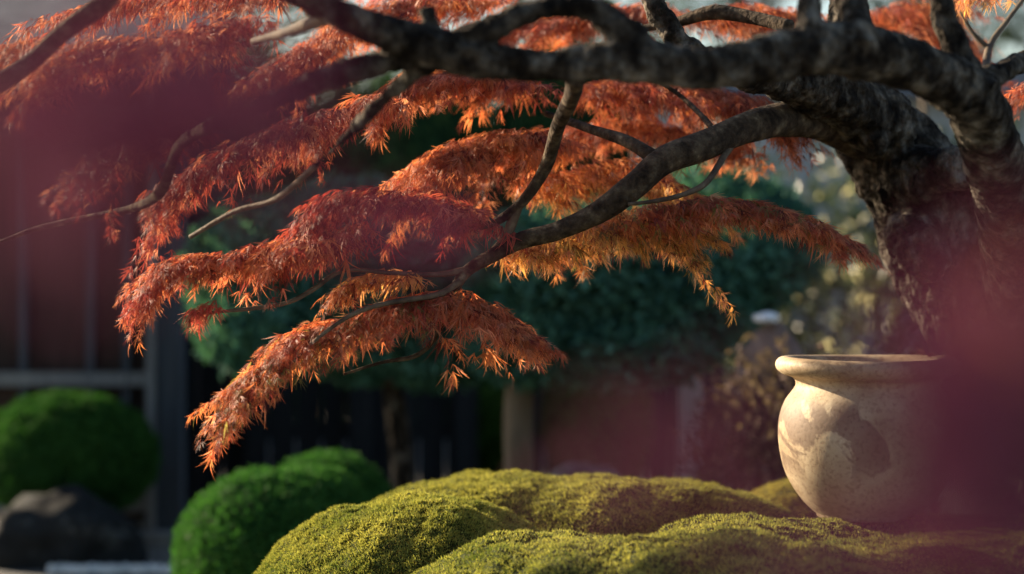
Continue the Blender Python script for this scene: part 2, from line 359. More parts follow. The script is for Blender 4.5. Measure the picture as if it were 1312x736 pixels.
def interp(a, u):
    a = np.asarray(a, float); k = np.linspace(0, 1, len(a))
    return np.interp(u, k, a)

CRIM = np.array((.37, .068, .06))
def pad(spine, W, D, n, size=(.028, .068), mix=(RED, ORANGE), flow=.6, fall=1.0, twig=True, seedo=0.0, lay=1.0):
    """one shelf of foliage: short drooping side sprays leave an arched spine; W = real reach in depth (m), D = droop of the rim (photo px)"""
    sp, _ = spline([P(*s) for s in spine], [0.01] * len(spine), 0.02)
    L = np.linspace(0, 1, len(sp)); m = np.mean([s[2] for s in spine]) / FP
    length = np.linalg.norm(np.diff(sp, axis=0), axis=1).sum()
    tg = np.gradient(sp, axis=0); tg /= np.linalg.norm(tg, axis=1)[:, None]
    K = max(3, int((12 + 72 * length) * lay)) if twig else 3
    per = max(6, int(n * 1.3 / K))
    pos, fw, nr, sz, cu, tone = [], [], [], [], [], []
    b = MB()
    if twig: b.tube(sp[::2] - np.array((0, 0, .008)), np.linspace(.0046, .0013, len(sp[::2])), n=5, step=.03)
    for k in range(K):
        u0 = (k + rng.random()) / K * .98; i = min(int(u0 * (len(sp) - 1)), len(sp) - 1)
        w_ = float(interp(W, u0)); dd = float(interp(D, u0)) * m * .68
        side = rng.choice((-1, -1, 1)); lat = side * rng.uniform(.15, 1.0) * (1 - .8 * u0 ** 3)
        h = np.array((tg[i][0], tg[i][1], tg[i][2] * .8)) * rng.uniform(.5, 1.1) + np.array((rng.normal(0, .22), lat, 0)); h /= np.linalg.norm(h)
        Ls = max(.05, (w_ * rng.uniform(.55, 1.05)) + .035) * (1 - .25 * u0) * (1 + .7 * u0 ** 5)
        dr = dd * (.25 + .75 * abs(lat)) * rng.uniform(.45, 1.35)
        p0 = sp[i] + np.array((0, 0, rng.normal(-.006, .007)))
        ss = rng.beta(1.25, 1.0, per)
        c = p0 + h * (ss * Ls)[:, None]; c[:, 2] += .012 * np.sin(ss * 3.1) - dr * ss ** 1.8
        tl = np.tile(h, (per, 1)); tl[:, 2] -= 1.8 * dr / Ls * ss ** .8
        pr = np.cross(h, (0, 0, 1.0)); pr /= np.linalg.norm(pr) + 1e-9
        q = rng.normal(0, 1, per); half = np.clip(Ls * .22, .012, .045) * (1 - .75 * ss)
        c += pr * (q * half)[:, None]; c[:, 2] -= np.abs(q) * half * .35 + rng.exponential(.006, per)
        f = tl + pr * (np.clip(q, -1.6, 1.6) * .55)[:, None]; f[:, 2] -= fall * (.04 + .2 * np.abs(q)); f += rng.normal(0, .16, (per, 3))
        hang = rng.random(per) < .10; f[hang] = f[hang] * .35 + np.array((0, 0, -.8 * fall))
        pos.append(c); fw.append(f); cu.append(np.full(per, u0)); tone.append(np.full(per, rng.normal(0, .28)))
        nr.append(np.stack([rng.normal(0, .3, per), rng.normal(0, .3, per) + lat * .3, .9 + rng.normal(0, .15, per)], 1))
        sz.append(rng.uniform(size[0], size[1], per) * (1.08 - .4 * ss) * (1 - .2 * u0))
        if twig:
            e1 = p0 + h * Ls * .5 + np.array((0, 0, .010 - dr * .28)); e2 = p0 + h * Ls * .92 + np.array((0, 0, .002 - dr * .86))
            b.tube([p0, e1 + rng.normal(0, .004, 3), e2], [.0024, .0017, .0009], n=4, step=.035)
    pos, fw, nr, sz, cu, tone = map(np.concatenate, (pos, fw, nr, sz, cu, tone)); n = len(pos)
    q = np.clip(nz(pos, 5.5, seedo) * .8 + .5 + tone + rng.normal(0, .16, n), 0, 1)[:, None]
    col = mix[0] * (1 - q) + mix[1] * q
    dk = rng.random(n) < .2; col[dk] = DEEP * rng.uniform(.7, 1.6, (dk.sum(), 1))
    if len(mix) > 2:
        k3 = rng.random(n) < .13; col[k3] = mix[2]
    pale = rng.random(n) < .18; col[pale] = col[pale] * .45 + np.array((.74, .38, .24)) * .55
    col = col * rng.uniform(.6, 1.25, (n, 1))
    V, F, Cc = scatter_leaves(DISSECT, pos, fw, nr, sz, col)
    o = np_mesh('foliage', V, F, M['maple'], maple, Cc)
    if twig: b.build('twigs', M['twig'], o, smooth=True, origin=np.array(maple.location))
    return o

PADS = [
 dict(spine=[(640, 285, 5.95), (560, 252, 5.9), (480, 240, 5.88), (425, 262, 5.85), (385, 305, 5.8)], W=[.2, .26, .22, .15], D=[50, 75, 75, 40], n=1500, mix=(CRIM, RED)),
 dict(spine=[(480, 285, 5.85), (400, 300, 5.8), (320, 318, 5.76), (250, 328, 5.73), (212, 352, 5.7), (192, 384, 5.7)], W=[.2, .2, .17, .13, .05], D=[45, 60, 55, 45, 14], n=1700, mix=(CRIM, ORANGE)),
 dict(spine=[(290, 368, 5.7), (260, 384, 5.7), (238, 402, 5.7)], W=[.06, .04], D=[10, 8], n=60, mix=(CRIM, CRIM * 1.1), twig=False),
 dict(spine=[(600, 362, 5.9), (530, 378, 5.85), (460, 400, 5.8), (400, 418, 5.76), (352, 455, 5.72), (314, 494, 5.68), (292, 524, 5.66)], W=[.16, .22, .22, .2, .14, .07], D=[40, 70, 85, 75, 40, 12], n=2200, mix=(RED * 1.05, ORANGE * 1.05, OLIVE)),
 dict(spine=[(560, 372, 5.88), (605, 384, 5.85), (645, 405, 5.83), (678, 432, 5.8)], W=[.12, .15, .12, .05], D=[40, 55, 40, 12], n=900, mix=(ORANGE, RED * 1.1)),
 dict(spine=[(560, 425, 5.84), (572, 440, 5.82), (575, 452, 5.82)], W=[.04, .03], D=[8, 5], n=22, mix=(ORANGE, ORANGE), twig=False, fall=1.5),
 dict(spine=[(612, 430, 5.84), (622, 442, 5.82), (628, 455, 5.82)], W=[.04, .03], D=[8, 5], n=20, mix=(ORANGE, ORANGE), twig=False, fall=1.5),
 dict(spine=[(540, 345, 5.9), (480, 352, 5.9), (440, 372, 5.88)], W=[.1, .08], D=[25, 15], n=240, mix=(ORANGE, GOLD)),
 dict(spine=[(640, 318, 6.15), (700, 300, 6.15), (770, 282, 6.13), (820, 280, 6.1), (845, 297, 6.08)], W=[.14, .22, .26, .2], D=[45, 75, 100, 70], n=2000, mix=(ORANGE, GOLD, OLIVE)),
 dict(spine=[(800, 272, 5.95), (880, 256, 5.95), (950, 258, 5.92), (1010, 272, 5.9), (1052, 294, 5.88), (1082, 312, 5.88)], W=[.2, .2, .17, .12, .05], D=[45, 42, 34, 20, 6], n=1900, mix=(RED, ORANGE, OLIVE)),
 dict(spine=[(740, 184, 6.35), (680, 166, 6.3), (620, 174, 6.25), (580, 192, 6.2), (556, 222, 6.18)], W=[.2, .28, .28, .16], D=[90, 120, 120, 60], n=2400, mix=(RED, ORANGE)),
 dict(spine=[(700, 100, 6.35), (620, 88, 6.3), (560, 92, 6.25), (522, 112, 6.2), (508, 138, 6.2)], W=[.22, .26, .2, .06], D=[70, 75, 60, 20], n=1700, mix=(ORANGE, RED)),
 dict(spine=[(720, 110, 6.6), (800, 96, 6.6), (880, 102, 6.6), (940, 120, 6.55), (975, 148, 6.5)], W=[.25, .3, .3, .15], D=[100, 110, 100, 40], n=2600, mix=(RED, ORANGE)),
 dict(spine=[(660, 238, 6.5), (740, 214, 6.5), (810, 216, 6.45), (860, 234, 6.4), (890, 258, 6.4)], W=[.2, .25, .22, .1], D=[60, 80, 70, 30], n=1700, mix=(ORANGE, GOLD)),
 dict(spine=[(850, 20, 6.8), (920, 8, 6.8), (985, 12, 6.8), (1030, 40, 6.8)], W=[.3, .35, .3, .2], D=[60, 75, 70, 50], n=1800, mix=(RED, ORANGE)),
 dict(spine=[(870, 0, 6.9), (780, 8, 6.9), (690, 20, 6.9), (620, 50, 6.85)], W=[.3, .35, .35, .2], D=[70, 80, 70, 50], n=2000, mix=(RED, ORANGE)),
 dict(spine=[(660, -8, 6.5), (560, -12, 6.5), (470, 22, 6.4), (390, 66, 6.3), (335, 98, 6.25)], W=[.3, .35, .3, .2, .08], D=[80, 95, 80, 60, 20], n=2400, mix=(RED, ORANGE)),
 dict(spine=[(1100, 30, 7.1), (1140, 8, 7.1), (1180, 14, 7.1), (1215, 50, 7.1)], W=[.25, .3, .3, .2], D=[80, 100, 100, 60], n=1500, mix=(RED, ORANGE * .8)),
 dict(spine=[(340, 18, 5.6), (250, 36, 5.5), (150, 48, 5.5), (90, 66, 5.45), (52, 108, 5.4)], W=[.25, .28, .26, .2, .06], D=[60, 75, 80, 60, 20], n=1700, mix=(RED, ORANGE * .9)),
 dict(spine=[(90, 42, 6.6), (30, 55, 6.6), (-20, 85, 6.6)], W=[.2, .2], D=[40, 40], n=500, mix=(ORANGE, RED)),
 dict(spine=[(400, -18, 6.0), (300, -22, 6.0), (200, -12, 6.0), (120, 10, 6.0)], W=[.25, .3, .2], D=[55, 60, 40], n=1200, mix=(RED, ORANGE)),
 dict(spine=[(440, 135, 5.9), (370, 155, 5.8), (300, 190, 5.75), (240, 225, 5.7), (212, 275, 5.7)], W=[.16, .2, .18, .1], D=[50, 60, 70, 30], n=1000, mix=(CRIM * .8, RED)),
 dict(spine=[(250, 150, 5.4), (200, 165, 5.3), (150, 190, 5.3), (112, 228, 5.3)], W=[.2, .24, .18, .06], D=[60, 80, 60, 20], n=650, mix=(CRIM * .7, DEEP * 1.5)),
 dict(spine=[(520, 118, 6.0), (470, 128, 6.0), (425, 155, 6.0), (400, 180, 6.0)], W=[.12, .14, .08], D=[40, 45, 25], n=500, mix=(RED, ORANGE)),
 dict(spine=[(1345, 105, 5.7), (1318, 112, 5.7), (1290, 130, 5.7)], W=[.1, .08, .03], D=[25, 15], n=90, mix=(RED, ORANGE), fall=.6),
 dict(spine=[(1335, -25, 5.9), (1285, -22, 5.9), (1245, -8, 5.9)], W=[.12, .1], D=[25, 20], n=160, mix=(ORANGE, GOLD)),
 dict(spine=[(980, 196, 6.7), (900, 168, 6.7), (800, 156, 6.7), (700, 170, 6.7), (640, 200, 6.7)], W=[.2, .3, .3, .25, .1], D=[40, 60, 60, 50, 20], n=1800, mix=(RED, ORANGE)),
 # unseen shelf of the same crown above the frame, added for its shade
 dict(spine=[(800, -150, 5.6), (600, -170, 5.5), (430, -120, 5.4), (300, -60, 5.4)], W=[.5, .6, .5, .2], D=[70, 80, 60, 40], n=1300, mix=(RED, ORANGE)),
]
for k, pd in enumerate(PADS):
    pad(seedo=k * 1.37, **pd)

# ------------------------------------------------------------------ the clay pot
pot_base = P(1112, 664, 6.1)
POTZ = pot_base[2]
prof_px = [(0, 662), (58, 662), (66, 656), (82, 641), (97, 620), (107, 600), (113, 577), (115, 553), (112, 530), (105, 512), (97, 501), (92, 493), (93, 486), (99, 480)]
rim_px = [(94, 484), (101, 481), (109, 478.5), (116, 473), (118.5, 467), (117, 461), (112, 457), (105, 456), (97, 459), (92, 466), (88, 478), (86, 492)]
inner_px = [(86, 488), (95, 505), (106, 530), (108, 555), (100, 600), (70, 645), (0, 650)]
def lathe(px, n=96, wob=0.0):
    p = [(r, 662 - y) for r, y in px]; p = np.array(p, float) * 6.1 / FP
    q, _ = spline(np.stack([p[:, 0], np.zeros(len(p)), p[:, 1]], 1), [0.01] * len(p), 0.008)
    a = np.arange(n) / n * 2 * np.pi
    v = np.stack([np.outer(np.maximum(q[:, 0], 0.0005), np.cos(a)), np.outer(np.maximum(q[:, 0], 0.0005), np.sin(a)), np.repeat(q[:, 2:3], n, 1)], 2)
    v[..., 0] *= 1 + .006 * np.sin(3 * q[:, 2:3] * 9); v[..., 2] += .0022 * np.sin(a * 2 + .5) * (q[:, 2:3] / .4)
    m = len(q); i, k = np.meshgrid(np.arange(m - 1), np.arange(n), indexing='ij'); k2 = (k + 1) % n
    f = np.stack([i * n + k, i * n + k2, (i + 1) * n + k2, (i + 1) * n + k], -1).reshape(-1, 4)
    return v.reshape(-1, 3), f
pot = empty('clay_pot', (pot_base[0], 6.1, POTZ))
tag(pot, 'round weathered clay jar with flared rim and dark peeling patches standing on moss', 'clay pot')
pot.rotation_euler.z = math.radians(-28)
v, f = lathe(prof_px); np_mesh('body', v + np.array(pot.location), f, M['clay'], pot, smooth=True)
v, f = lathe(rim_px); np_mesh('rim', v + np.array(pot.location), f, M['clay'], pot, smooth=True)
v, f = lathe(inner_px); np_mesh('inner_wall', v + np.array(pot.location), f, M['clay'], pot, smooth=True)

# dry leaf caught on the rim
lp = P(1186, 455, 6.02); n = 1
V, F, Cc = scatter_leaves([lobe_leaf(5, .7, .12, (.6, 1.), .3, .2, 3, 0, .3, rr)], np.array([lp, lp + (0.004, 0, 0)]), np.array([(-.55, 0, .55), (.7, -.1, .1)]), np.array([(.3, -.8, .4), (0, -.7, .6)]), np.array([.034, .028]), np.array([(.45, .3, .15), (.4, .22, .1)]))
o = np_mesh('fallen_leaf', V, F, M['maple'], None, Cc, origin=lp)
tag(o, 'small dry straw coloured leaf caught on the right side of the jar rim', 'leaf')

# ------------------------------------------------------------------ moss mounds
def mound(label, cx, cy, rx, ry, h, p, q, nblade, colA, colB, rot=0.0, amp=.03, nscale=2.4, so=0.0, zlow=.25, blade=(.0065, .013)):
    base = empty('moss_mound', (cx, cy, 0)); tag(base, label, 'moss mound')
    cr, sr = math.cos(rot), math.sin(rot)
    def surf(r, a):
        x0 = rx * r * np.cos(a); y0 = ry * r * np.sin(a)
        x = cx + x0 * cr - y0 * sr; y = cy + x0 * sr + y0 * cr
        z = h * np.power(np.clip(1 - np.power(r, p), 0, 1), q)
        w3 = np.stack([x, y, np.zeros_like(x)], -1).reshape(-1, 3)
        e = np.array([noise.noise(Vector((c[0] * nscale + so, c[1] * nscale * .8, so))) + .45 * noise.noise(Vector((c[0] * nscale * 2.6 + so, c[1] * nscale * 2.2, so + 4))) + .25 * noise.noise(Vector((c[0] * 12 + so, c[1] * 10, so))) + .17 * noise.noise(Vector((c[0] * 45, c[1] * 45, so))) for c in w3]).reshape(x.shape)
        return np.stack([x, y, np.maximum(z + amp * e * np.clip(z / h, 0, 1), 0)], -1)
    nr_, na = 110, 260
    r = np.linspace(0.0, 1, nr_) ** .75; a = np.linspace(0, 2 * np.pi, na, endpoint=False)
    R, A = np.meshgrid(r, a, indexing='ij'); G = surf(R, A)
    i, k = np.meshgrid(np.arange(nr_ - 1), np.arange(na), indexing='ij'); k2 = (k + 1) % na
    f = np.stack([i * na + k, i * na + k2, (i + 1) * na + k2, (i + 1) * na + k], -1).reshape(-1, 4)[:, ::1]
    np_mesh('bed', G.reshape(-1, 3), f, M['soil'], base, smooth=True)
    # moss shoots, area-weighted over the quads
    g = G.reshape(-1, 3); qa = g[f]; cr_ = np.cross(qa[:, 2] - qa[:, 0], qa[:, 3] - qa[:, 1]); ar = np.linalg.norm(cr_, axis=1) * .5
    nrm = cr_ / (2 * ar[:, None] + 1e-12); nrm *= np.sign(nrm[:, 2:3] + 1e-6)
    cen = qa.mean(1)
    see = (cen[:, 2] > zlow) & (np.einsum('ij,ij->i', nrm, np.array((0, 0, CAMZ)) - cen) > -.25)
    pr = ar * see; pr /= pr.sum()
    idx = rng.choice(len(f), nblade, p=pr); s, t_ = rng.random((2, nblade))
    qq = qa[idx]; pos = (qq[:, 0] * ((1 - s) * (1 - t_))[:, None] + qq[:, 1] * (s * (1 - t_))[:, None] + qq[:, 2] * (s * t_)[:, None] + qq[:, 3] * ((1 - s) * t_)[:, None])
    nn = nrm[idx] + rng.normal(0, .42, (nblade, 3)); nn /= np.linalg.norm(nn, axis=1)[:, None]
    cl = nz(pos, 38, so); cl2 = nz(pos, 7, so + 9)
    ln = rng.uniform(*blade, nblade) * (1 + .55 * cl); sd_ = np.cross(nn, rng.normal(0, 1, (nblade, 3))); sd_ /= np.linalg.norm(sd_, axis=1)[:, None]
    wd = rng.uniform(.0016, .003, nblade)[:, None]
    pos = pos - nn * .003
    V = np.stack([pos - sd_ * wd, pos + sd_ * wd, pos + nn * ln[:, None]], 1).reshape(-1, 3)
    F = np.arange(nblade * 3).reshape(-1, 3)
    m = np.clip(.5 + .5 * cl2 + rng.normal(0, .2, nblade), 0, 1)[:, None]
    col = (colA * (1 - m) + colB * m) * rng.uniform(.7, 1.25, (nblade, 1))
    o = np_mesh('moss', V, F, M['mossb'], base, np.repeat(col, 3, 0)); o['kind'] = 'stuff'
    return surf

YG, GG, BR = np.array((.48, .46, .125)), np.array((.095, .145, .037)), np.array((.26, .19, .07))
mound('broad low moss mound in front, carrying the clay jar', 0.92, 5.60, 1.50, .86, .70, 4.5, .36, 180000, YG, GG, 0, .06, 2.6, 1.3)
mound('rounded yellow green moss hump at left of the moss bed', P(530, 0, 6.25)[0], 6.25, .545, .56, .728, 2.3, .42, 110000, YG, GG, 0, .05, 2.6, 7.7)
mound('long moss ridge behind the two front humps', P(735, 0, 7.0)[0], 6.9, .88, .62, .728, 2.5, .34, 100000, YG, GG * .8 + BR * .2, 0, .05, 2.2, 12.1)
mound('small moss rise directly behind the jar', P(1045, 0, 7.7)[0], 7.7, .42, .4, .655, 2.6, .5, 30000, YG * .9, BR, 0, .03, 3, 15.5)
mound('dim brown moss rise farthest behind the jar', P(985, 0, 8.8)[0], 8.8, .3, .35, .66, 2.2, .5, 16000, BR * .6, GG * .5, 0, .03, 3, 18.5)

# ------------------------------------------------------------------ clipped shrubs, trees
def ico(sub):
    bm = bmesh.new(); bmesh.ops.create_icosphere(bm, subdivisions=sub, radius=1)
    v = np.array([x.co[:] for x in bm.verts]); f = np.array([[q.index for q in x.verts] for x in bm.faces]); bm.free()
    return v, f

def leafy(name, lobes, n, size, colA, colB, mat, parent, tpl=DIAMOND, core=.93, out=.6, jit=.03, density_noise=0.0, droop=0.0, so=0.0, spark=0.0):
    """foliage over a union of ellipsoid lobes [(centre, radii)]"""
    areas = np.array([l[1][0] * l[1][1] + l[1][0] * l[1][2] + l[1][1] * l[1][2] for l in lobes]); areas /= areas.sum()
    pp, nn = [], []
    for (c, r), a in zip(lobes, areas):
        k = int(n * a * 1.35); d = rng.normal(0, 1, (k, 3)); d /= np.linalg.norm(d, axis=1)[:, None]
        c, r = np.array(c), np.array(r)
        bump = 1 + .06 * nz(d * 2.2 + c, 2.0, so)[:, None]
        p = c + d * r * bump * (1 + rng.normal(0, jit, (k, 1)) - np.abs(rng.normal(0, jit * 1.2, (k, 1))))
        keep = np.ones(k, bool)
        for (c2, r2) in lobes:
            if c2 is not c:
                dd = (((p - np.array(c2)) / np.array(r2)) ** 2).sum(1)
                if np.array_equal(np.array(c2), c): continue
                keep &= dd > .86
        if density_noise: keep &= nz(p, 2.2, so + 5) > -1 + density_noise
        keep &= p[:, 2] > .02
        pp.append(p[keep]); nn.append((d / r)[keep])
    p = np.concatenate(pp); nr = np.concatenate(nn); nr /= np.linalg.norm(nr, axis=1)[:, None]
    k = len(p)
    f = nr * out + rng.normal(0, .6, (k, 3)); f[:, 2] += .25 - droop
    n2 = nr + rng.normal(0, .6, (k, 3))
    m = np.clip(.5 + .8 * nz(p, 4.0, so + 2) + rng.normal(0, .25, k), 0, 1)[:, None]
    col = (np.array(colA) * (1 - m) + np.array(colB) * m) * rng.uniform(.7, 1.25, (k, 1))
    sk = rng.random(k) < spark; col[sk] = np.array((.85, .81, .6))  # sun glints put into the colour: a random share of leaves made pale cream
    V, F, Cc = scatter_leaves(tpl, p, f, n2, rng.uniform(size[0], size[1], k), col)
    fl = [F]
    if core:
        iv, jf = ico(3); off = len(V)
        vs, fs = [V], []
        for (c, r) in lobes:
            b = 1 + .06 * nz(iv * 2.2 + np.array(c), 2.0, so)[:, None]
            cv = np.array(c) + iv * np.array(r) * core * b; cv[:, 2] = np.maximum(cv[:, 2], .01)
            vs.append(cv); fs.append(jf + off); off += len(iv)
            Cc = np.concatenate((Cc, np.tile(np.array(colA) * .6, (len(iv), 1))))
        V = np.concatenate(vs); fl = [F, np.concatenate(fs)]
    return np_mesh(name, V, fl, mat, parent, Cc)

def shrub(name, label, cat, px, d, lobes, n, size, ca, cb, mat='green', **kw):
    x = (px - 656) / FP * d
    e = empty(name, (x, d, 0)); tag(e, label, cat, kw.pop('group', None))
    lb = [((x + c[0], d + c[1], c[2]), r) for c, r in lobes]
    leafy('foliage', lb, n, size, ca, cb, M[mat], e, **kw)
    b = MB(); 
    for k in range(5):
        a = k * 1.3; b.tube([(x, d, 0), (x + .06 * math.cos(a), d + .06 * math.sin(a), .15), (x + .16 * math.cos(a), d + .16 * math.sin(a), .32)], [.02, .015, .008], n=6)
    b.build('stems', M['paletrunk'], e, smooth=True)
    return e

G1, G2 = (.028, .10, .022), (.062, .175, .038)
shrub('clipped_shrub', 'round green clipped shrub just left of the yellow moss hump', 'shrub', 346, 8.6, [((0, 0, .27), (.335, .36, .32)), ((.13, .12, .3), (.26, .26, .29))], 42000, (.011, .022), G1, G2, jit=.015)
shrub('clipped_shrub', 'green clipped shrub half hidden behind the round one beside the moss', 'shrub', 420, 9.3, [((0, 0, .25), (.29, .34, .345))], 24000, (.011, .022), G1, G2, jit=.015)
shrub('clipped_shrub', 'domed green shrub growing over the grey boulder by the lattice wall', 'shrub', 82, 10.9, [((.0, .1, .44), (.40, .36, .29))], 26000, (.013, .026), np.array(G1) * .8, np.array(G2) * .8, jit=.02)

def rock(label, name, px, d, z, r, mat, so, amp=.25, cat='boulder', group=None, sub=4):
    x = (px - 656) / FP * d
    iv, jf = ico(sub)
    b = 1 + amp * nz(iv, 1.3, so)[:, None] + amp * .45 * nz(iv, 3.4, so + 2)[:, None] + amp * .15 * nz(iv, 9, so)[:, None]
    o = np_mesh(name, iv * b * np.array(r) + np.array((x, d, z)), jf, M[mat], None, smooth=True, origin=(x, d, z))
    return tag(o, label, cat, group)
rock('rugged grey boulder under the domed shrub by the lattice wall', 'boulder', 84, 10.55, .10, (.34, .2, .20), 'darkstone', 3.3, .34)
rock('grey rock lying in shade beside the pale tree trunk', 'boulder', 748, 10.6, .2, (.22, .2, .24), 'stone', 8.1, .3)
rock('brown boulder left of the leaning maple trunk above the jar', 'boulder', 1075, 9.9, .38, (.34, .4, .42), 'brownstone', 5.2, .3)
rock('narrow brown standing rock with a pale slab on top', 'boulder', 990, 9.2, .45, (.19, .2, .63), 'brownstone', 6.4, .22)
rock('flat white stone slab lying on the narrow brown standing rock', 'stone_slab', 982, 9.16, 1.12, (.052, .07, .022), 'white', 2.2, .2, 'stone')
for k in range(17):
    px = 66 + k * 10.6 + rng.uniform(-1.5, 1.5)
    rock('rounded white edging stone in a row on the gravel below the dark post', 'edging_stone', px, 10.35 + rng.uniform(-.02, .02), .012, (.019 + rng.uniform(0, .006), .024, .026), 'white', k * 2.1, .2, 'stone', 'white edging stones along the gravel', 3)

T1c, T2c = (.038, .105, .08), (.09, .215, .16)
def cloud_tree(label, px, d, lobes, n, trunk_pts, tm='paletrunk'):
    x = (px - 656) / FP * d
    e = empty('cloud_pruned_tree', (x, d, 0)); tag(e, label, 'tree')
    lb = [(P(a, b_, d + dd), (rx * d / FP, ry, rz * d / FP)) for a, b_, dd, rx, ry, rz in lobes]
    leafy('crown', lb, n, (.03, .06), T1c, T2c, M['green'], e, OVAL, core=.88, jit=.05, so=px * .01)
    b = MB(); b.tube(*S(*trunk_pts), n=12, wob=.05); b.build('trunk', M[tm], e, smooth=True)
    return e
cloud_tree('broad dark teal cloud pruned tree with a pale brown trunk', 668, 9.8,
  [(735, 345, 0, 130, .45, 85), (850, 370, .1, 130, .5, 95), (950, 320, .15, 95, .45, 80), (800, 440, -.05, 120, .4, 55), (690, 430, 0, 95, .4, 62), (905, 275, .3, 110, .4, 55), (962, 345, .3, 62, .35, 50)], 26000,
  [(664, 790, 9.8, 24), (666, 620, 9.8, 20), (664, 540, 9.8, 19), (668, 480, 9.8, 18), (690, 410, 9.8, 14)])
cloud_tree('smaller teal cloud pruned tree behind the lower left maple sprays', 480, 10.2,
  [(345, 345, 0, 105, .4, 85), (335, 415, -.1, 80, .35, 62), (450, 310, .1, 120, .4, 75), (470, 410, 0, 120, .4, 75), (560, 370, .1, 90, .4, 90), (560, 445, 0, 75, .35, 50)], 24000,
  [(520, 760, 10.2, 18), (515, 600, 10.2, 15), (500, 480, 10.2, 13), (480, 400, 10.2, 10)], 'bark')

# ------------------------------------------------------------------ house, fence, wall
def X(px, d): return (px - 656) / FP * d
def Z(py, d): return CAMZ - (py - HOR) / FP * d
HD = 11.5
house = empty('wooden_house', (X(100, HD), HD, 0)); tag(house, 'dark wooden house front with lattice panels, corner post and tiled eave', 'house')
b = MB(); b.box(-2.78, X(196, HD), HD + .10, HD + 3.2, .10, 2.75); b.build('wall', M['redwood'], house)
b = MB(); b.box(X(195, HD), X(234, HD), HD - .04, HD + .12, .06, 2.55); b.build('post', M['bluewood'], house)
b = MB(); b.box(X(190, HD), X(201, HD), HD - .075, HD - .042, .06, 2.5); b.build('batten', M['greywood'], house)
for zz, hh in ((Z(486, HD), .032), (2.0, .05), (.18, .04)):
    b = MB(); b.box(-2.78, X(190, HD) - .003, HD - .02, HD + .09, zz - hh, zz + hh); b.build('rail', M['greywood'] if zz < 1 else M['bluewood'], house)
for px in (-60, 28, 114, 160):
    b = MB(); b.box(X(px - 5, HD), X(px + 5, HD), HD + .02, HD + .085, .22, 1.94); b.build('mullion', M['bluewood'], house)
b = MB(); b.box(-2.82, X(236, HD), HD - .25, HD + .02, -.02, .06); b.build('plinth', M['stone'], house)
# eave and roof
b = MB()
b.add([(-2.95, HD - 1.1, 2.2), (X(235, HD) + .25, HD - 1.1, 2.2), (X(235, HD) + .25, HD + 1.6, 3.25), (-2.95, HD + 1.6, 3.25), (-2.95, HD - 1.1, 2.14), (X(235, HD) + .25, HD - 1.1, 2.14), (X(235, HD) + .25, HD + 1.6, 3.19), (-2.95, HD + 1.6, 3.19)],
      [(0, 1, 2, 3), (7, 6, 5, 4), (0, 4, 5, 1), (1, 5, 6, 2), (2, 6, 7, 3), (3, 7, 4, 0)])
rf = b.build('roof', M['tile'], house)
b = MB()
for k in range(13):
    x = -2.9 + k * .135
    b.tube([(x, HD - 1.14, 2.215), (x, HD + .2, 2.74), (x, HD + 1.6, 3.28)], [.045, .045, .045], n=8, step=.4)
b.build('tiles', M['tile'], rf, smooth=True, origin=np.array(house.location))
b = MB()
for k in range(5):
    x = -2.8 + k * .3; b.box(x, x + .05, HD - 1.0, HD + .09, 2.04, 2.12)
b.build('rafters', M['dark'], house)

FD = 12.6
fence = empty('board_fence', (X(400, FD), FD, 0)); tag(fence, 'blackened vertical board fence in deep shade behind the shrubs', 'fence')
b = MB()
x = X(236, FD) - .3
while x < X(600, FD):
    wd = .13 + rng.uniform(-.012, .012); b.box(x, x + wd - .008, FD + rng.uniform(0, .012), FD + .03, .04, 1.6 + rng.uniform(-.01, .01)); x += wd
b.build('boards', M['dark'], fence)
for px in (330, 465, 598):
    b = MB(); b.box(X(px - 14, FD), X(px + 14, FD), FD - .12, FD - .006, 0, 1.68); b.build('post', M['dark'], fence)
for zz in (.4, 1.3):
    b = MB(); b.box(X(236, FD) - .3, X(600, FD), FD + .033, FD + .09, zz, zz + .08); b.build('rail', M['dark'], fence)
FD2 = 13.2
f2 = empty('board_fence', (X(800, FD2), FD2, 0)); tag(f2, 'black board fence behind the pale brown trunk and grey post', 'fence')
b = MB(); x = X(664, FD2)
while x < X(900, FD2):
    wd = .14 + rng.uniform(-.012, .012); b.box(x, x + wd - .008, FD2 + rng.uniform(0, .012), FD2 + .03, .04, 1.5); x += wd
b.build('boards', M['dark'], f2)
for zz in (.4, 1.2):
    b = MB(); b.box(X(664, FD2), X(900, FD2), FD2 + .033, FD2 + .09, zz, zz + .08); b.build('rail', M['dark'], f2)

GP = 10.6
gp = empty('wooden_post', (X(885, GP), GP, 0)); tag(gp, 'slim weathered grey post between the teal tree and the jar', 'post')
b = MB(); b.box(X(871, GP), X(899, GP), GP - .045, GP + .045, 0, .96); b.build('shaft', M['palewood'], gp)
b = MB(); b.box(X(868, GP), X(902, GP), GP - .055, GP + .055, .962, 1.0); b.build('cap', M['palewood'], gp)

WD = 17.5
wl = empty('garden_wall', (3, WD, 0)); tag(wl, 'pale grey plaster garden wall with tiled coping far behind the maple', 'wall')
b = MB(); b.box(.9, 14, WD, WD + .3, .35, 2.5); b.build('plaster', M['plaster'], wl)
b = MB(); b.box(.9, 14, WD - .03, WD + .33, 0, .35); b.build('footing', M['stone'], wl)
b = MB(); b.add([(.8, WD - .3, 2.5), (14.1, WD - .3, 2.5), (14.1, WD + .15, 2.78), (.8, WD + .15, 2.78), (14.1, WD + .6, 2.5), (.8, WD + .6, 2.5)], [(0, 1, 2, 3), (3, 2, 4, 5), (0, 5, 4, 1)])
b.build('coping', M['tile'], wl)

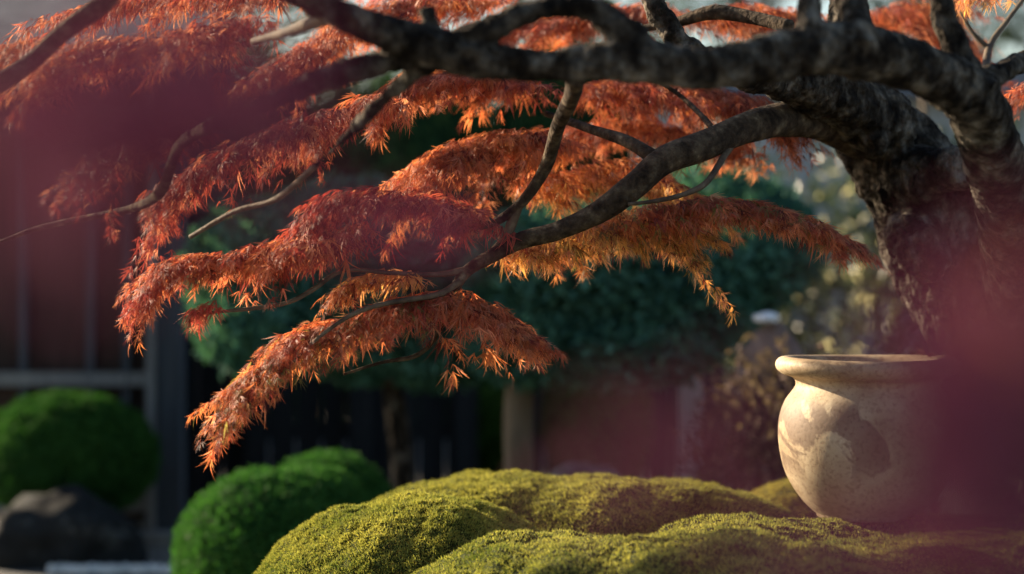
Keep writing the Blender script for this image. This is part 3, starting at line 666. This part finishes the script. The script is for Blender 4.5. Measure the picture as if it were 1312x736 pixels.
# background shrubs with shiny leaves and trees
shrub('leafy_shrub', 'low green shrub glimpsed in the gap left of the pale brown trunk', 'shrub', 622, 12.9, [((0, 0, .42), (.16, .3, .34))], 2500, (.03, .05), (.04, .1, .015), (.09, .16, .03), tpl=OVAL)
shrub('leafy_shrub', 'dark green shrub under the teal crown right of the pale brown trunk', 'shrub', 765, 12.4, [((0, 0, .5), (.26, .3, .38))], 4000, (.03, .05), (.015, .07, .015), (.03, .12, .02), tpl=OVAL)
shrub('russet_shrub', 'loose brown russet shrub left of and behind the jar', 'shrub', 1015, 8.75, [((-.1, 0, .55), (.26, .3, .42)), ((.22, .1, .5), (.3, .3, .42))], 5000, (.025, .05), (.07, .045, .035), (.19, .13, .10), tpl=OVAL, core=.75, jit=.12, density_noise=.7)
YL1, YL2 = (.035, .05, .028), (.085, .10, .055)
shrub('glossy_shrub', 'loose shrub with sun glints painted as pale leaves above the teal crown', 'shrub', 985, 13.6, [((0, 0, 1.25), (.5, .5, .75)), ((-.35, .1, 1.7), (.4, .4, .42)), ((.35, 0, .8), (.4, .4, .6))], 1200, (.035, .065), YL1, YL2, 'shiny', tpl=OVAL, core=0, jit=.2, density_noise=.75, spark=.22)
shrub('glossy_shrub', 'loose shrub with sun glints painted as pale leaves close left of the maple trunk', 'shrub', 1105, 12.6, [((0, 0, 1.1), (.3, .4, .75)), ((.1, 0, 1.75), (.3, .4, .45))], 650, (.035, .065), YL1, YL2, 'shiny', tpl=OVAL, core=0, jit=.2, density_noise=.75, spark=.22)

e = empty('tall_hedge', (-3, 19, 0)); tag(e, 'tall dark green boundary hedge behind the black fence and the house', 'hedge')
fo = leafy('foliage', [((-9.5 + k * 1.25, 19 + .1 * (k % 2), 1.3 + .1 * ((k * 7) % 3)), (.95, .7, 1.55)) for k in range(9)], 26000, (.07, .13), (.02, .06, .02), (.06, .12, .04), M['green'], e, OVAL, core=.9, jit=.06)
shrub('leafy_shrub', 'loose grey green shrub standing before the pale plaster wall', 'shrub', 1010, 15.8, [((-.5, 0, 1.0), (.6, .5, 1.0)), ((.45, .1, .9), (.6, .5, .95)), ((1.3, .2, 1.1), (.6, .5, 1.1))], 7000, (.06, .12), (.035, .06, .03), (.1, .13, .07), tpl=OVAL, core=0, jit=.16, density_noise=.85)
def bg_tree(label, px, d, h, cr, ca, cb, n, so, mat='green', trunk_r=.12):
    x = X(px, d); e = empty('broadleaf_tree', (x, d, 0)); tag(e, label, 'tree', 'trees beyond the garden wall')
    r2 = np.random.default_rng(int(so * 10))
    b = MB(); b.tube([(x, d, 0), (x + .1, d, h * .3), (x - .05, d, h * .55), (x, d, h * .85)], [trunk_r, trunk_r * .8, trunk_r * .6, trunk_r * .2], n=10, wob=.04)
    lobes = []
    for k in range(13):
        a = k * 2.4; rr_ = cr * r2.uniform(.25, .8); zz = h * r2.uniform(.3, .95)
        c = (x + rr_ * math.cos(a), d + rr_ * math.sin(a), zz); s = cr * r2.uniform(.3, .5)
        lobes.append((c, (s, s, s * .7)))
        b.tube([(x, d, zz * .7), ((x + c[0]) / 2, (d + c[1]) / 2, zz * .9), c], [trunk_r * .35, trunk_r * .22, trunk_r * .08], n=6)
    b.build('trunk', M['paletrunk'], e, smooth=True)
    leafy('crown', lobes, n, (.07, .13), ca, cb, M[mat], e, OVAL, core=0, jit=.16, density_noise=.85, so=so)
bg_tree('dark green broadleaf tree beyond the house roof at far left', 90, 21, 7, 2.2, (.03, .07, .02), (.08, .11, .03), 9000, 3)
bg_tree('mid green tree rising behind the black fence left of centre', 430, 20, 6.5, 2.0, (.02, .07, .02), (.06, .12, .035), 9000, 7)
bg_tree('olive tree seen through the centre of the maple crown', 700, 22, 7, 2.3, (.03, .07, .03), (.08, .12, .05), 9000, 11)
bg_tree('yellowing tree behind the wall above the shrubs with painted glints', 985, 21, 6, 2.0, (.04, .06, .035), (.12, .13, .07), 7000, 14)
bg_tree('grey green tree behind the maple trunk at right', 1230, 20, 6.5, 2.0, (.04, .06, .035), (.1, .12, .06), 8000, 18)
bg_tree('tall dark tree beyond the wall at the far right edge', 1430, 23, 8, 2.4, (.03, .06, .025), (.07, .1, .04), 8000, 23)
x = X(1190, 11.5)
e = empty('sapling_trunk', (x, 11.5, 0)); tag(e, 'thin pale upright stem seen in the gap right of the trunk', 'stem')  # thin pale trunk of a background sapling
b = MB(); b.tube([(x + .05, 11.5, 0), (x, 11.5, 1.3), (x - .03, 11.5, 2.3)], [.024, .02, .012], n=8); b.build('sapling_stem', M['paletrunk'], e, smooth=True)

# ------------------------------------------------------------------ purple maple sprays close to the lens
PU1, PU2 = np.array((.095, .028, .05)), np.array((.185, .058, .102))
def near_spray(label, stems, clusters, size=(.013, .022)):
    base = P(*stems[0][0][:3]); e = empty('purple_maple_branch', base); tag(e, label, 'maple branch')
    b = MB()
    for s in stems: b.tube([P(*q[:3]) for q in s], [q[3] for q in s], n=7, step=.01)
    b.build('twigs', M['twig'], e, smooth=True)
    pos, warm = [], []
    for (px, py, d, sx, sy, sd_, n) in clusters:
        dd = d + rng.normal(0, sd_, n); dd = np.maximum(dd, .55)
        warm.append(np.full(n, 1.0 if sx == 22 else 0.0))
        pos.append(np.stack([(px + rng.normal(0, sx, n) - 656) / FP * dd, dd, CAMZ - (py + rng.normal(0, sy, n) - HOR) / FP * dd], 1))
    pos = np.concatenate(pos); n = len(pos)
    f = np.stack([rng.normal(0, .7, n), rng.normal(0, .5, n), -.5 + rng.normal(0, .4, n)], 1); nr = np.stack([rng.normal(0, .5, n), rng.normal(-.4, .6, n), .6 + rng.normal(0, .4, n)], 1)
    m = rng.random((n, 1)); col = PU1 * (1 - m) + PU2 * m; painted_glow = (rng.random(n) < .0) | (np.concatenate(warm) > .5); col[painted_glow] = np.array((.42, .15, .07))  # warm glow painted by colouring one small cluster of leaves orange
    V, F, Cc = scatter_leaves(PALM, pos, f, nr, rng.uniform(*size, n), col)
    np_mesh('leaves', V, F, M['purple'], e, Cc)
near_spray('blurred mauve maple spray hanging close to the camera at upper left',
  [[(-160, -60, .9, .003), (0, 60, .9, .0024), (120, 130, .92, .0018), (300, 180, .95, .001)], [(-160, -60, .9, .003), (-20, 150, .85, .002), (60, 260, .85, .001)]],
  [(50, 165, .8, 42, 48, .05, 42), (190, 140, .85, 75, 44, .05, 88), (340, 130, .9, 75, 36, .05, 46), (110, 235, .8, 60, 30, .05, 14), (500, 285, 1.3, 55, 16, .06, 16)])
near_spray('blurred dusky purple maple spray close to the camera at lower right',
  [[(1480, 640, .85, .003), (1330, 560, .85, .0024), (1200, 540, .85, .0016), (1060, 600, .9, .001)], [(1480, 640, .85, .003), (1300, 420, .85, .002), (1200, 360, .85, .001)]],
  [(1306, 392, .75, 22, 16, .03, 3), (1285, 420, .8, 42, 55, .05, 40), (1262, 555, .8, 56, 66, .05, 66), (1170, 545, .85, 35, 45, .05, 20), (1110, 685, .85, 100, 28, .05, 22), (890, 560, .9, 60, 45, .05, 14), (1290, 690, .8, 60, 35, .05, 26), (1170, 440, .85, 45, 35, .05, 18)])
